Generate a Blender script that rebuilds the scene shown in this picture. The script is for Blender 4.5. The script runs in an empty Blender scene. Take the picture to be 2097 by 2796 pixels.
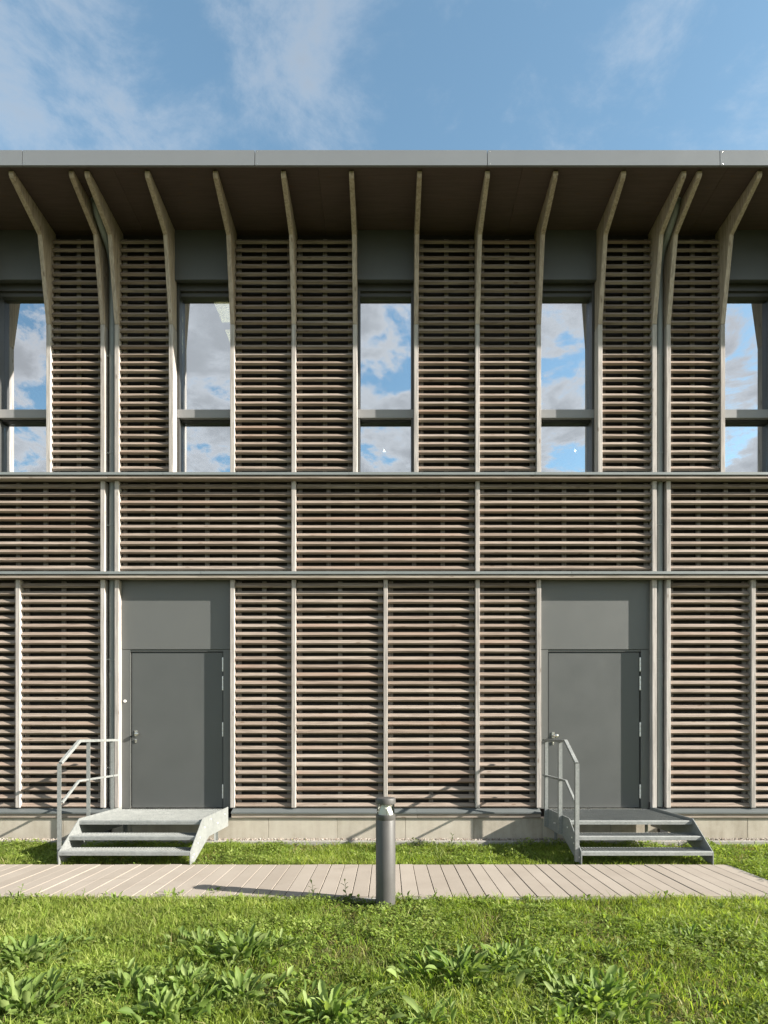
import bpy, math, random
import numpy as np
from mathutils import Vector, Matrix, Euler

R = math.radians
scn = bpy.context.scene
random.seed(7)
rng = np.random.default_rng(11)
COL = scn.collection

# ------------------------------------------------------------------ camera
EYE, F, CX, CY = 1.45, 1608.0, 1058.0, 2005.0      # eye height, focal length and principal point in photo pixels
cam = bpy.data.cameras.new('camera')
cam.sensor_fit = 'HORIZONTAL'; cam.sensor_width = 36.0
cam.lens = F / 2097 * 36.0
cam.shift_x = -(CX - 1048.5) / 2097
cam.shift_y = (CY - 1398.0) / 2097
cam.clip_start = 0.05; cam.clip_end = 2000
camo = bpy.data.objects.new('camera', cam); COL.objects.link(camo)
camo.location = (0, 0, EYE); camo.rotation_euler = (R(90), 0, 0)
scn.camera = camo

# ------------------------------------------------------------------ light
SUN = Vector((1.95, -0.54, 1.0)).normalized()
EL = math.asin(SUN.z); ROT = math.atan2(SUN.x, SUN.y)
world = bpy.data.worlds.new('World'); scn.world = world; world.use_nodes = True
wn, wl = world.node_tree.nodes, world.node_tree.links
wn.clear()

def N(nodes, t, **kw):
    n = nodes.new(t)
    for k, v in kw.items():
        if k == 'inp':
            for a, b in v.items(): n.inputs[a].default_value = b
        else: setattr(n, k, v)
    return n

def math_node(nodes, links, op, a, b=None, c=None, clamp=False):
    n = nodes.new('ShaderNodeMath'); n.operation = op; n.use_clamp = clamp
    for i, v in enumerate((a, b, c)):
        if v is None: continue
        if isinstance(v, (int, float)): n.inputs[i].default_value = v
        else: links.new(v, n.inputs[i])
    return n.outputs[0]

def maprange(nodes, links, v, a, b, c=0.0, d=1.0, smooth=True):
    n = nodes.new('ShaderNodeMapRange'); n.interpolation_type = 'SMOOTHSTEP' if smooth else 'LINEAR'
    links.new(v, n.inputs['Value'])
    for k, x in (('From Min', a), ('From Max', b), ('To Min', c), ('To Max', d)): n.inputs[k].default_value = x
    return n.outputs['Result']

sky = N(wn, 'ShaderNodeTexSky', sky_type='NISHITA', sun_disc=False, sun_elevation=EL, sun_rotation=ROT,
        air_density=1.1, dust_density=1.2, ozone_density=1.6, altitude=300)
tc = N(wn, 'ShaderNodeTexCoord')
sep = N(wn, 'ShaderNodeSeparateXYZ'); wl.new(tc.outputs['Generated'], sep.inputs[0])
zc = math_node(wn, wl, 'MAXIMUM', math_node(wn, wl, 'ADD', sep.outputs['Z'], 0.06), 0.05)
px = math_node(wn, wl, 'DIVIDE', sep.outputs['X'], zc)
py = math_node(wn, wl, 'DIVIDE', sep.outputs['Y'], zc)
cmb = N(wn, 'ShaderNodeCombineXYZ'); wl.new(px, cmb.inputs[0]); wl.new(py, cmb.inputs[1])
mp = N(wn, 'ShaderNodeMapping'); wl.new(cmb.outputs[0], mp.inputs['Vector'])
mp.inputs['Location'].default_value = (3.1, 1.35, 0.0)
mp.inputs['Rotation'].default_value = (0, 0, R(-28))
n1 = N(wn, 'ShaderNodeTexNoise', inp={'Scale': 4.3, 'Detail': 12.0, 'Roughness': 0.64, 'Distortion': 0.3})
wl.new(mp.outputs[0], n1.inputs['Vector'])
n2 = N(wn, 'ShaderNodeTexNoise', inp={'Scale': 0.75, 'Detail': 3.0, 'Roughness': 0.5})
wl.new(mp.outputs[0], n2.inputs['Vector'])
# the cloud deck thickens towards the south (the sky that the windows mirror)
south = maprange(wn, wl, sep.outputs['Y'], 0.75, -0.75, 0.0, 1.0)
cov = math_node(wn, wl, 'ADD', math_node(wn, wl, 'MULTIPLY', n1.outputs['Fac'], 0.86), math_node(wn, wl, 'MULTIPLY', n2.outputs['Fac'], 0.28))
cov = math_node(wn, wl, 'ADD', cov, math_node(wn, wl, 'MULTIPLY', south, 0.078))
tn = wn.new('ShaderNodeMapRange'); tn.interpolation_type = 'SMOOTHSTEP'
wl.new(cov, tn.inputs['Value']); wl.new(maprange(wn, wl, south, 0.0, 1.0, 0.50, 0.575), tn.inputs['From Min']); wl.new(maprange(wn, wl, south, 0.0, 1.0, 0.80, 0.665), tn.inputs['From Max'])
thin = tn.outputs['Result']
dens = math_node(wn, wl, 'MULTIPLY', thin, maprange(wn, wl, south, 0.0, 1.0, 0.52, 1.0))
skymul = N(wn, 'ShaderNodeMix', data_type='RGBA', blend_type='MULTIPLY', inp={0: 1.0})
wl.new(sky.outputs[0], skymul.inputs[6]); skymul.inputs[7].default_value = (1.68, 1.90, 1.70, 1)
# thick cloud bases turn a little greyer
shade = maprange(wn, wl, cov, 0.60, 0.78, 1.08, 0.72)
ccol = N(wn, 'ShaderNodeMix', data_type='RGBA', blend_type='MULTIPLY', inp={0: 1.0})
ccol.inputs[6].default_value = (5.3, 5.45, 5.65, 1)
wl.new(shade, ccol.inputs[7])
mixc = N(wn, 'ShaderNodeMix', data_type='RGBA')
wl.new(dens, mixc.inputs[0]); wl.new(skymul.outputs[2], mixc.inputs[6]); wl.new(ccol.outputs[2], mixc.inputs[7])
bg = N(wn, 'ShaderNodeBackground', inp={'Strength': 0.052}); wl.new(mixc.outputs[2], bg.inputs[0])
wo = N(wn, 'ShaderNodeOutputWorld'); wl.new(bg.outputs[0], wo.inputs[0])

sl = bpy.data.lights.new('sun', 'SUN'); sl.energy = 5.0; sl.angle = R(0.53); sl.color = (1.0, 0.94, 0.85)
so = bpy.data.objects.new('sun', sl); COL.objects.link(so)
so.rotation_euler = SUN.to_track_quat('Z', 'Y').to_euler(); so.location = (20, -6, 12)

vs = scn.view_settings
vs.view_transform = 'Standard'; vs.look = 'None'; vs.gamma = 1.0; vs.use_curve_mapping = False
vs.exposure = 1.58
scn.cycles.max_bounces = 8; scn.cycles.transparent_max_bounces = 12
scn.cycles.use_adaptive_sampling = True

# ------------------------------------------------------------------ materials
def new_mat(name):
    m = bpy.data.materials.new(name); m.use_nodes = True
    nt = m.node_tree; nt.nodes.clear()
    out = nt.nodes.new('ShaderNodeOutputMaterial')
    p = nt.nodes.new('ShaderNodeBsdfPrincipled'); nt.links.new(p.outputs[0], out.inputs[0])
    return m, nt.nodes, nt.links, p, out

def ramp(nodes, links, fac, stops):
    r = nodes.new('ShaderNodeValToRGB'); links.new(fac, r.inputs[0])
    el = r.color_ramp.elements
    while len(el) < len(stops): el.new(0.5)
    for e, (pos, c) in zip(el, stops): e.position = pos; e.color = (*c, 1)
    return r.outputs[0]

def mixcol(nodes, links, fac, a, b, mode='MIX'):
    n = nodes.new('ShaderNodeMix'); n.data_type = 'RGBA'; n.blend_type = mode
    if isinstance(fac, (int, float)): n.inputs[0].default_value = fac
    else: links.new(fac, n.inputs[0])
    for i, v in ((6, a), (7, b)):
        if isinstance(v, tuple): n.inputs[i].default_value = (*v, 1)
        else: links.new(v, n.inputs[i])
    return n.outputs[2]

def noise(nodes, links, vec, scale, detail=4, rough=0.5, dist=0.0):
    n = nodes.new('ShaderNodeTexNoise')
    n.inputs['Scale'].default_value = scale; n.inputs['Detail'].default_value = detail
    n.inputs['Roughness'].default_value = rough; n.inputs['Distortion'].default_value = dist
    if vec is not None: links.new(vec, n.inputs['Vector'])
    return n.outputs['Fac']

def wood(name, stops, along, rough=0.72, contrast=1.0, tint=None, lo=0.74):
    """weathered softwood: grain along one local axis, each board its own tone"""
    m, nd, lk, p, out = new_mat(name)
    t = nd.new('ShaderNodeTexCoord'); oi = nd.new('ShaderNodeObjectInfo'); ge = nd.new('ShaderNodeAttribute'); ge.attribute_name = 'board'
    rnd = math_node(nd, lk, 'FRACT', math_node(nd, lk, 'ADD', oi.outputs['Random'], ge.outputs['Fac']))
    off = nd.new('ShaderNodeCombineXYZ')
    for i, k in enumerate((37.0, 91.0, 53.0)): lk.new(math_node(nd, lk, 'MULTIPLY', rnd, k), off.inputs[i])
    add = nd.new('ShaderNodeVectorMath'); add.operation = 'ADD'
    lk.new(t.outputs['Object'], add.inputs[0]); lk.new(off.outputs[0], add.inputs[1])
    mp = nd.new('ShaderNodeMapping'); lk.new(add.outputs[0], mp.inputs['Vector'])
    sc = [26.0, 26.0, 26.0]; sc['XYZ'.index(along)] = 1.5
    mp.inputs['Scale'].default_value = sc
    g = noise(nd, lk, mp.outputs[0], 1.6, 7, 0.62, 0.6)
    mp2 = nd.new('ShaderNodeMapping'); lk.new(add.outputs[0], mp2.inputs['Vector'])
    sc2 = [5.0, 5.0, 5.0]; sc2['XYZ'.index(along)] = 1.1
    mp2.inputs['Scale'].default_value = sc2
    g2 = noise(nd, lk, mp2.outputs[0], 1.0, 3, 0.5)
    # knots
    mp3 = nd.new('ShaderNodeMapping'); lk.new(add.outputs[0], mp3.inputs['Vector'])
    sc3 = [13.0, 13.0, 13.0]; sc3['XYZ'.index(along)] = 4.2
    mp3.inputs['Scale'].default_value = sc3
    vo = nd.new('ShaderNodeTexVoronoi'); vo.inputs['Scale'].default_value = 0.8; lk.new(mp3.outputs[0], vo.inputs['Vector'])
    knot = maprange(nd, lk, vo.outputs['Distance'], 0.06, 0.16, 0.55, 0.0)
    v = math_node(nd, lk, 'ADD', math_node(nd, lk, 'MULTIPLY', g, 0.55 * contrast), math_node(nd, lk, 'MULTIPLY', g2, 0.25))
    v = math_node(nd, lk, 'ADD', v, math_node(nd, lk, 'MULTIPLY', rnd, 0.42))
    v = math_node(nd, lk, 'SUBTRACT', v, 0.12, clamp=True)
    c = ramp(nd, lk, v, stops)
    fine = maprange(nd, lk, g, 0.36, 0.62, lo, 1.06)
    c = mixcol(nd, lk, 1.0, c, fine, 'MULTIPLY')
    c = mixcol(nd, lk, knot, c, (0.10, 0.060, 0.035))
    if tint:
        f = maprange(nd, lk, math_node(nd, lk, 'FRACT', math_node(nd, lk, 'MULTIPLY', rnd, 7.31)), 0.70, 0.98, 0.0, 0.45)
        f = math_node(nd, lk, 'MULTIPLY', f, maprange(nd, lk, g2, 0.35, 0.62, 0.2, 1.0))
        c = mixcol(nd, lk, f, c, tint)
    lk.new(c, p.inputs['Base Color']); p.inputs['Roughness'].default_value = rough
    p.inputs['Specular IOR Level'].default_value = 0.25
    b = nd.new('ShaderNodeBump'); b.inputs['Strength'].default_value = 0.35; b.inputs['Distance'].default_value = 0.002
    lk.new(g, b.inputs['Height']); lk.new(b.outputs[0], p.inputs['Normal'])
    return m

def plain(name, col, rough=0.5, metal=0.0, var=0.12, scale=3.0, bump=0.0, spec=0.5, col2=None, detail=5):
    m, nd, lk, p, out = new_mat(name)
    t = nd.new('ShaderNodeTexCoord')
    f = noise(nd, lk, t.outputs['Object'], scale, detail, 0.6)
    lo = tuple(c * (1 - var) for c in col); hi = col2 or tuple(c * (1 + var) for c in col)
    c = ramp(nd, lk, f, [(0.3, lo), (0.7, hi)])
    lk.new(c, p.inputs['Base Color']); p.inputs['Metallic'].default_value = metal
    lk.new(maprange(nd, lk, f, 0.3, 0.7, rough * 0.9, min(1, rough * 1.1)), p.inputs['Roughness'])
    p.inputs['Specular IOR Level'].default_value = spec
    if bump:
        b = nd.new('ShaderNodeBump'); b.inputs['Strength'].default_value = bump; b.inputs['Distance'].default_value = 0.004
        lk.new(noise(nd, lk, t.outputs['Object'], scale * 14, 5, 0.65), b.inputs['Height']); lk.new(b.outputs[0], p.inputs['Normal'])
    return m

def glass_mat():
    m, nd, lk, p, out = new_mat('window_glass')
    nd.remove(p)
    gl = nd.new('ShaderNodeBsdfGlossy'); gl.inputs['Roughness'].default_value = 0.0; gl.inputs['Color'].default_value = (0.88, 0.92, 0.97, 1)
    tr = nd.new('ShaderNodeBsdfTransparent'); tr.inputs['Color'].default_value = (0.80, 0.86, 0.84, 1)
    lw = nd.new('ShaderNodeFresnel'); lw.inputs['IOR'].default_value = 1.5
    f = math_node(nd, lk, 'ADD', math_node(nd, lk, 'MULTIPLY', lw.outputs[0], 0.9), 0.66, clamp=True)   # solar-control coating
    mx = nd.new('ShaderNodeMixShader'); lk.new(f, mx.inputs[0]); lk.new(tr.outputs[0], mx.inputs[1]); lk.new(gl.outputs[0], mx.inputs[2])
    t = nd.new('ShaderNodeTexCoord')
    b = nd.new('ShaderNodeBump'); b.inputs['Strength'].default_value = 0.02; b.inputs['Distance'].default_value = 0.02
    lk.new(noise(nd, lk, t.outputs['Object'], 1.2, 1, 0.4), b.inputs['Height']); lk.new(b.outputs[0], gl.inputs['Normal'])
    lk.new(mx.outputs[0], out.inputs[0])
    return m

def emit(name, col, s):
    m, nd, lk, p, out = new_mat(name)
    p.inputs['Base Color'].default_value = (*col, 1)
    p.inputs['Emission Color'].default_value = (*col, 1); p.inputs['Emission Strength'].default_value = s
    return m

M = {}
SL = [(0.05, (0.165, 0.121, 0.094)), (0.35, (0.220, 0.173, 0.139)), (0.62, (0.262, 0.214, 0.178)), (0.95, (0.320, 0.275, 0.235))]
M['slat'] = wood('weathered_slat_wood', SL, 'X', tint=(0.225, 0.140, 0.098))
PO = [(0.05, (0.32, 0.286, 0.260)), (0.4, (0.41, 0.376, 0.348)), (0.95, (0.50, 0.470, 0.442))]
M['post'] = wood('pale_post_wood', PO, 'Z', contrast=0.7)
M['beam'] = wood('ledge_wood', [(0.05, (0.25, 0.20, 0.16)), (0.45, (0.34, 0.285, 0.24)), (0.95, (0.43, 0.38, 0.33))], 'X', contrast=0.8)
M['bracket'] = wood('laminated_bracket_wood', [(0.05, (0.32, 0.25, 0.19)), (0.45, (0.41, 0.34, 0.27)), (0.95, (0.49, 0.42, 0.35))], 'Z', contrast=0.7)
M['batten'] = wood('grey_batten_wood', [(0.05, (0.12, 0.10, 0.095)), (0.5, (0.19, 0.165, 0.155)), (0.95, (0.26, 0.23, 0.215))], 'Z')
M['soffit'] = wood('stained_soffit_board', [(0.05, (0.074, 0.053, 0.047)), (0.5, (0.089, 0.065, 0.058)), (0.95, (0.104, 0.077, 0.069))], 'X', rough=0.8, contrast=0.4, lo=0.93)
M['membrane'] = plain('black_facade_membrane', (0.022, 0.018, 0.017), 0.8, var=0.2, scale=5)
M['metal'] = plain('grey_coated_flashing', (0.190, 0.207, 0.205), 0.45, 0.0, 0.06, 1.4, spec=0.5)
M['fascia'] = plain('grey_fascia_sheet', (0.170, 0.180, 0.187), 0.42, 0.1, 0.05, 0.8, spec=0.5)
M['sill'] = plain('dark_sill_sheet', (0.105, 0.115, 0.115), 0.5, 0.0, 0.06, 1.4, spec=0.4)
M['pipe'] = plain('grey_green_pipe', (0.180, 0.197, 0.194), 0.45, 0.0, 0.05, 2.0)
M['door'] = plain('dark_grey_door_paint', (0.074, 0.078, 0.076), 0.46, 0.0, 0.05, 2.2, bump=0.02, spec=0.5)
M['panel'] = plain('dark_grey_panel_paint', (0.102, 0.105, 0.101), 0.44, 0.0, 0.04, 1.6, spec=0.5)
M['frame'] = plain('bronze_window_frame', (0.055, 0.054, 0.050), 0.45, 0.0, 0.08, 2.0)
M['transom'] = plain('grey_window_transom', (0.22, 0.22, 0.22), 0.42, 0.0, 0.06, 2.0)
M['headpanel'] = plain('charcoal_head_panel', (0.080, 0.084, 0.084), 0.42, 0.0, 0.08, 1.6)
M['gasket'] = plain('black_gasket', (0.012, 0.012, 0.012), 0.6)
M['glass'] = glass_mat()
def plinth_mat():
    m, nd, lk, p, out = new_mat('stained_plinth_concrete')
    w = nd.new('ShaderNodeNewGeometry'); oi = nd.new('ShaderNodeObjectInfo')
    a = noise(nd, lk, w.outputs['Position'], 3.0, 8, 0.65)
    mp = nd.new('ShaderNodeMapping'); lk.new(w.outputs['Position'], mp.inputs['Vector']); mp.inputs['Scale'].default_value = (14, 14, 1.2)
    b = noise(nd, lk, mp.outputs[0], 1.0, 5, 0.6)
    f = noise(nd, lk, w.outputs['Position'], 120, 3, 0.6)
    v = math_node(nd, lk, 'ADD', math_node(nd, lk, 'MULTIPLY', a, 0.5), math_node(nd, lk, 'MULTIPLY', b, 0.3))
    v = math_node(nd, lk, 'ADD', v, math_node(nd, lk, 'MULTIPLY', f, 0.15))
    v = math_node(nd, lk, 'ADD', v, math_node(nd, lk, 'MULTIPLY', oi.outputs['Random'], 0.10))
    c = ramp(nd, lk, v, [(0.32, (0.24, 0.21, 0.165)), (0.50, (0.37, 0.335, 0.275)), (0.72, (0.46, 0.425, 0.36))])
    lk.new(c, p.inputs['Base Color']); p.inputs['Roughness'].default_value = 0.9; p.inputs['Specular IOR Level'].default_value = 0.15
    bm_ = nd.new('ShaderNodeBump'); bm_.inputs['Strength'].default_value = 0.4; bm_.inputs['Distance'].default_value = 0.003
    lk.new(f, bm_.inputs['Height']); lk.new(bm_.outputs[0], p.inputs['Normal'])
    return m
M['concrete'] = plinth_mat()
M['kerb'] = plain('edging_concrete', (0.29, 0.275, 0.25), 0.85, 0.0, 0.16, 5.0, bump=0.25, spec=0.2)
M['steel'] = plain('stainless_steel', (0.62, 0.60, 0.56), 0.28, 1.0, 0.05, 4)
M['hinge'] = plain('bright_hinge_metal', (0.78, 0.77, 0.74), 0.35, 0.35, 0.05, 4)
M['rubber'] = plain('black_plastic', (0.02, 0.02, 0.02), 0.5)
M['bollard'] = plain('grey_bollard_paint', (0.066, 0.063, 0.060), 0.5, 0.0, 0.06, 5.0, bump=0.05)
M['white'] = plain('white_reflector', (0.80, 0.79, 0.76), 0.30, 0.0, 0.03)
M['interior'] = plain('dim_interior_wall', (0.20, 0.185, 0.14), 0.9)
M['lamp'] = emit('warm_lamp_diffuser', (1.0, 0.84, 0.42), 0.9)
M['spot'] = emit('white_lamp_glow', (1.0, 0.98, 0.95), 6.0)

def galv():
    m, nd, lk, p, out = new_mat('galvanised_steel')
    t = nd.new('ShaderNodeTexCoord')
    v = nd.new('ShaderNodeTexVoronoi'); v.inputs['Scale'].default_value = 55; lk.new(t.outputs['Object'], v.inputs['Vector'])
    f = noise(nd, lk, t.outputs['Object'], 6, 5, 0.6)
    s = math_node(nd, lk, 'ADD', math_node(nd, lk, 'MULTIPLY', v.outputs['Color'], 0.35), math_node(nd, lk, 'MULTIPLY', f, 0.65))
    c = ramp(nd, lk, s, [(0.2, (0.165, 0.175, 0.171)), (0.8, (0.285, 0.295, 0.285))])
    lk.new(c, p.inputs['Base Color']); p.inputs['Metallic'].default_value = 0.2
    lk.new(maprange(nd, lk, s, 0.2, 0.8, 0.5, 0.65), p.inputs['Roughness'])
    return m
M['galv'] = galv()

def paver_mat():
    m, nd, lk, p, out = new_mat('beige_paver')
    t = nd.new('ShaderNodeTexCoord'); oi = nd.new('ShaderNodeObjectInfo')
    w = nd.new('ShaderNodeNewGeometry')
    f = noise(nd, lk, w.outputs['Position'], 2.2, 6, 0.6)
    g = noise(nd, lk, w.outputs['Position'], 90, 3, 0.6)
    st = noise(nd, lk, w.outputs['Position'], 1.1, 4, 0.65, 0.8)
    v = math_node(nd, lk, 'ADD', math_node(nd, lk, 'MULTIPLY', f, 0.6), math_node(nd, lk, 'MULTIPLY', oi.outputs['Random'], 0.26))
    v = math_node(nd, lk, 'ADD', v, math_node(nd, lk, 'MULTIPLY', g, 0.22))
    c = ramp(nd, lk, v, [(0.25, (0.240, 0.206, 0.172)), (0.85, (0.325, 0.286, 0.245))])
    c = mixcol(nd, lk, maprange(nd, lk, st, 0.60, 0.72, 0.0, 0.35), c, (0.17, 0.14, 0.11))
    lk.new(c, p.inputs['Base Color']); p.inputs['Roughness'].default_value = 0.85; p.inputs['Specular IOR Level'].default_value = 0.2
    b = nd.new('ShaderNodeBump'); b.inputs['Strength'].default_value = 0.25; b.inputs['Distance'].default_value = 0.002
    lk.new(g, b.inputs['Height']); lk.new(b.outputs[0], p.inputs['Normal'])
    return m
M['paver'] = paver_mat()

def soil_mat():
    m, nd, lk, p, out = new_mat('grassy_soil')
    w = nd.new('ShaderNodeNewGeometry')
    a = noise(nd, lk, w.outputs['Position'], 1.3, 6, 0.6); b_ = noise(nd, lk, w.outputs['Position'], 38, 5, 0.7)
    v = math_node(nd, lk, 'ADD', math_node(nd, lk, 'MULTIPLY', a, 0.5), math_node(nd, lk, 'MULTIPLY', b_, 0.5))
    c = ramp(nd, lk, v, [(0.3, (0.045, 0.036, 0.020)), (0.5, (0.070, 0.075, 0.025)), (0.7, (0.085, 0.110, 0.030))])
    lk.new(c, p.inputs['Base Color']); p.inputs['Roughness'].default_value = 0.95; p.inputs['Specular IOR Level'].default_value = 0.1
    b = nd.new('ShaderNodeBump'); b.inputs['Strength'].default_value = 0.8; b.inputs['Distance'].default_value = 0.02
    lk.new(b_, b.inputs['Height']); lk.new(b.outputs[0], p.inputs['Normal'])
    return m
M['soil'] = soil_mat()

def leaf_mat(name, stops, trans=0.4, rough=0.5, attr=None, veins=False, dry=None):
    m, nd, lk, p, out = new_mat(name)
    if attr:
        a = nd.new('ShaderNodeAttribute'); a.attribute_name = attr; fac = a.outputs['Fac']
    else:
        oi = nd.new('ShaderNodeObjectInfo'); ge = nd.new('ShaderNodeNewGeometry')
        fac = math_node(nd, lk, 'FRACT', math_node(nd, lk, 'ADD', oi.outputs['Random'], ge.outputs['Random Per Island']))
    c = ramp(nd, lk, fac, stops)
    w = nd.new('ShaderNodeNewGeometry')
    c = mixcol(nd, lk, 1.0, c, maprange(nd, lk, noise(nd, lk, w.outputs['Position'], 2.3, 4, 0.6), 0.3, 0.7, 0.78, 1.18), 'MULTIPLY')
    if dry:
        d = nd.new('ShaderNodeAttribute'); d.attribute_name = 'dry'
        c = mixcol(nd, lk, d.outputs['Fac'], c, dry)
    if veins:
        t = nd.new('ShaderNodeTexCoord'); s = nd.new('ShaderNodeSeparateXYZ'); lk.new(t.outputs['Object'], s.inputs[0])
        ab = math_node(nd, lk, 'ABSOLUTE', s.outputs['X'])
        c = mixcol(nd, lk, maprange(nd, lk, ab, 0.0, 0.018, 0.4, 0.0), c, (0.26, 0.33, 0.12))
    lk.new(c, p.inputs['Base Color']); p.inputs['Roughness'].default_value = rough; p.inputs['Specular IOR Level'].default_value = 0.22
    tr = nd.new('ShaderNodeBsdfTranslucent'); lk.new(mixcol(nd, lk, 1.0, c, (1.3, 1.35, 0.6), 'MULTIPLY'), tr.inputs[0])
    mx = nd.new('ShaderNodeMixShader'); mx.inputs[0].default_value = trans
    lk.new(p.outputs[0], mx.inputs[1]); lk.new(tr.outputs[0], mx.inputs[2]); lk.new(mx.outputs[0], out.inputs[0])
    return m
M['grass'] = leaf_mat('grass_blades', [(0.0, (0.095, 0.150, 0.022)), (0.35, (0.165, 0.240, 0.034)), (0.7, (0.240, 0.315, 0.055)), (1.0, (0.34, 0.37, 0.12))], 0.5, 0.5, 'tone', dry=(0.33, 0.265, 0.135))
M['herb'] = leaf_mat('small_herb_leaves', [(0.0, (0.110, 0.170, 0.030)), (0.5, (0.190, 0.260, 0.050)), (1.0, (0.30, 0.35, 0.11))], 0.45, 0.5, 'tone')
M['leaf'] = leaf_mat('broad_weed_leaf', [(0.0, (0.090, 0.150, 0.028)), (0.5, (0.155, 0.225, 0.052)), (1.0, (0.235, 0.295, 0.105))], 0.42, 0.6, veins=True)
M['stem'] = plain('green_stem', (0.12, 0.16, 0.05), 0.6)

def stone_mat():
    m, nd, lk, p, out = new_mat('gravel_stone')
    ge = nd.new('ShaderNodeNewGeometry')
    c = ramp(nd, lk, ge.outputs['Random Per Island'], [(0.0, (0.15, 0.12, 0.095)), (0.4, (0.27, 0.235, 0.195)), (0.75, (0.36, 0.325, 0.28)), (1.0, (0.21, 0.15, 0.11))])
    lk.new(c, p.inputs['Base Color']); p.inputs['Roughness'].default_value = 0.85
    return m
M['stone'] = stone_mat()

# ------------------------------------------------------------------ mesh helpers
class MB:
    def __init__(s): s.v = []; s.f = []
    def poly(s, verts, faces):
        o = len(s.v); s.v += [tuple(v) for v in verts]; s.f += [tuple(i + o for i in f) for f in faces]; return s
    def box(s, x0, x1, y0, y1, z0, z1):
        return s.poly([(x0,y0,z0),(x1,y0,z0),(x1,y1,z0),(x0,y1,z0),(x0,y0,z1),(x1,y0,z1),(x1,y1,z1),(x0,y1,z1)],
                      [(0,3,2,1),(4,5,6,7),(0,1,5,4),(1,2,6,5),(2,3,7,6),(3,0,4,7)])
    def prism_x(s, prof, x0, x1):           # prof: (y, z), counter-clockwise seen from +X
        n = len(prof)
        v = [(x0, y, z) for y, z in prof] + [(x1, y, z) for y, z in prof]
        f = [tuple(range(n))[::-1], tuple(range(n, 2 * n))]
        f += [(i, (i + 1) % n, n + (i + 1) % n, n + i) for i in range(n)]
        return s.poly(v, f)
    def lathe(s, prof, c=(0, 0, 0), n=32, axis='Z', close=True):
        v = []; f = []
        for r, h in prof:
            for k in range(n):
                a = 2 * math.pi * k / n
                if axis == 'Z': v.append((c[0] + r * math.cos(a), c[1] + r * math.sin(a), c[2] + h))
                elif axis == 'Y': v.append((c[0] + r * math.cos(a), c[1] - h, c[2] + r * math.sin(a)))
                else: v.append((c[0] + h, c[1] + r * math.cos(a), c[2] + r * math.sin(a)))
        for i in range(len(prof) - 1):
            for k in range(n):
                f.append((i * n + k, i * n + (k + 1) % n, (i + 1) * n + (k + 1) % n, (i + 1) * n + k))
        if close:
            f.append(tuple(range(n))[::-1]); m = (len(prof) - 1) * n; f.append(tuple(range(m, m + n)))
        return s.poly(v, f)
    def tube(s, pts, r, n=16, caps=True):
        pts = [Vector(p) for p in pts]; v = []; f = []
        up = Vector((1, 0, 0))
        for i, p in enumerate(pts):
            d = (pts[min(i + 1, len(pts) - 1)] - pts[max(i - 1, 0)]).normalized()
            a = d.cross(up)
            if a.length < 1e-4: a = d.cross(Vector((0, 1, 0)))
            a.normalize(); b = d.cross(a)
            rr = r[i] if isinstance(r, (list, tuple)) else r
            for k in range(n):
                t = 2 * math.pi * k / n
                v.append(tuple(p + a * rr * math.cos(t) + b * rr * math.sin(t)))
        for i in range(len(pts) - 1):
            for k in range(n): f.append((i * n + k, i * n + (k + 1) % n, (i + 1) * n + (k + 1) % n, (i + 1) * n + k))
        if caps:
            f.append(tuple(range(n))[::-1]); m = (len(pts) - 1) * n; f.append(tuple(range(m, m + n)))
        return s.poly(v, f)
    def bar(s, a, b, w, h, side=Vector((1, 0, 0))):   # rectangular bar from a to b, w along side
        a, b = Vector(a), Vector(b); d = (b - a).normalized(); sx = side.normalized(); u = d.cross(sx).normalized()
        v = []
        for p in (a, b):
            for i, j in ((-1, -1), (1, -1), (1, 1), (-1, 1)): v.append(tuple(p + sx * (i * w / 2) + u * (j * h / 2)))
        return s.poly(v, [(0,1,2,3),(7,6,5,4),(0,4,5,1),(1,5,6,2),(2,6,7,3),(3,7,4,0)])
    def mesh(s, name, mat, smooth=False):
        me = bpy.data.meshes.new(name); me.from_pydata(s.v, [], s.f); me.validate()
        import bmesh
        bm = bmesh.new(); bm.from_mesh(me); bmesh.ops.recalc_face_normals(bm, faces=bm.faces); bm.to_mesh(me); bm.free()
        me.materials.append(mat)
        if smooth:
            me.polygons.foreach_set('use_smooth', [True] * len(me.polygons))
            me.set_sharp_from_angle(angle=R(35))
        return me

def link(name, me, parent=None, loc=(0, 0, 0), rot=(0, 0, 0)):
    o = bpy.data.objects.new(name, me); COL.objects.link(o)
    o.location = loc; o.rotation_euler = rot
    if parent is not None: o.parent = parent
    return o

def bevel(o, w=0.004, seg=2):
    b = o.modifiers.new('bevel', 'BEVEL'); b.width = w; b.segments = seg; b.limit_method = 'ANGLE'; b.angle_limit = R(30)
    return o

def build(mb, name, mat, parent=None, smooth=False, bv=0.0, seg=2, pos=None):
    """link a mesh made in world coordinates; its origin moves to the middle of its base"""
    xs = [v[0] for v in mb.v]; ys = [v[1] for v in mb.v]; zs = [v[2] for v in mb.v]
    c = Vector(((min(xs) + max(xs)) / 2, (min(ys) + max(ys)) / 2, min(zs)))
    mb.v = [(v[0] - c.x, v[1] - c.y, v[2] - c.z) for v in mb.v]
    o = link(name, mb.mesh(name, mat, smooth), parent)
    w = Vector((0, 0, 0)); q = parent
    while q is not None: w += q.location; q = q.parent
    o.location = c - w
    if bv: bevel(o, bv, seg)
    return o

def thing(name, label, cat, loc=(0, 0, 0), group=None):
    o = bpy.data.objects.new(name, None); COL.objects.link(o); o.location = loc; o.empty_display_size = 0.2
    return tag(o, label, cat, group)

def tag(o, label, cat, group=None, kind=None):
    o['label'] = label; o['category'] = cat
    if group: o['group'] = group
    if kind: o['kind'] = kind
    return o

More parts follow.
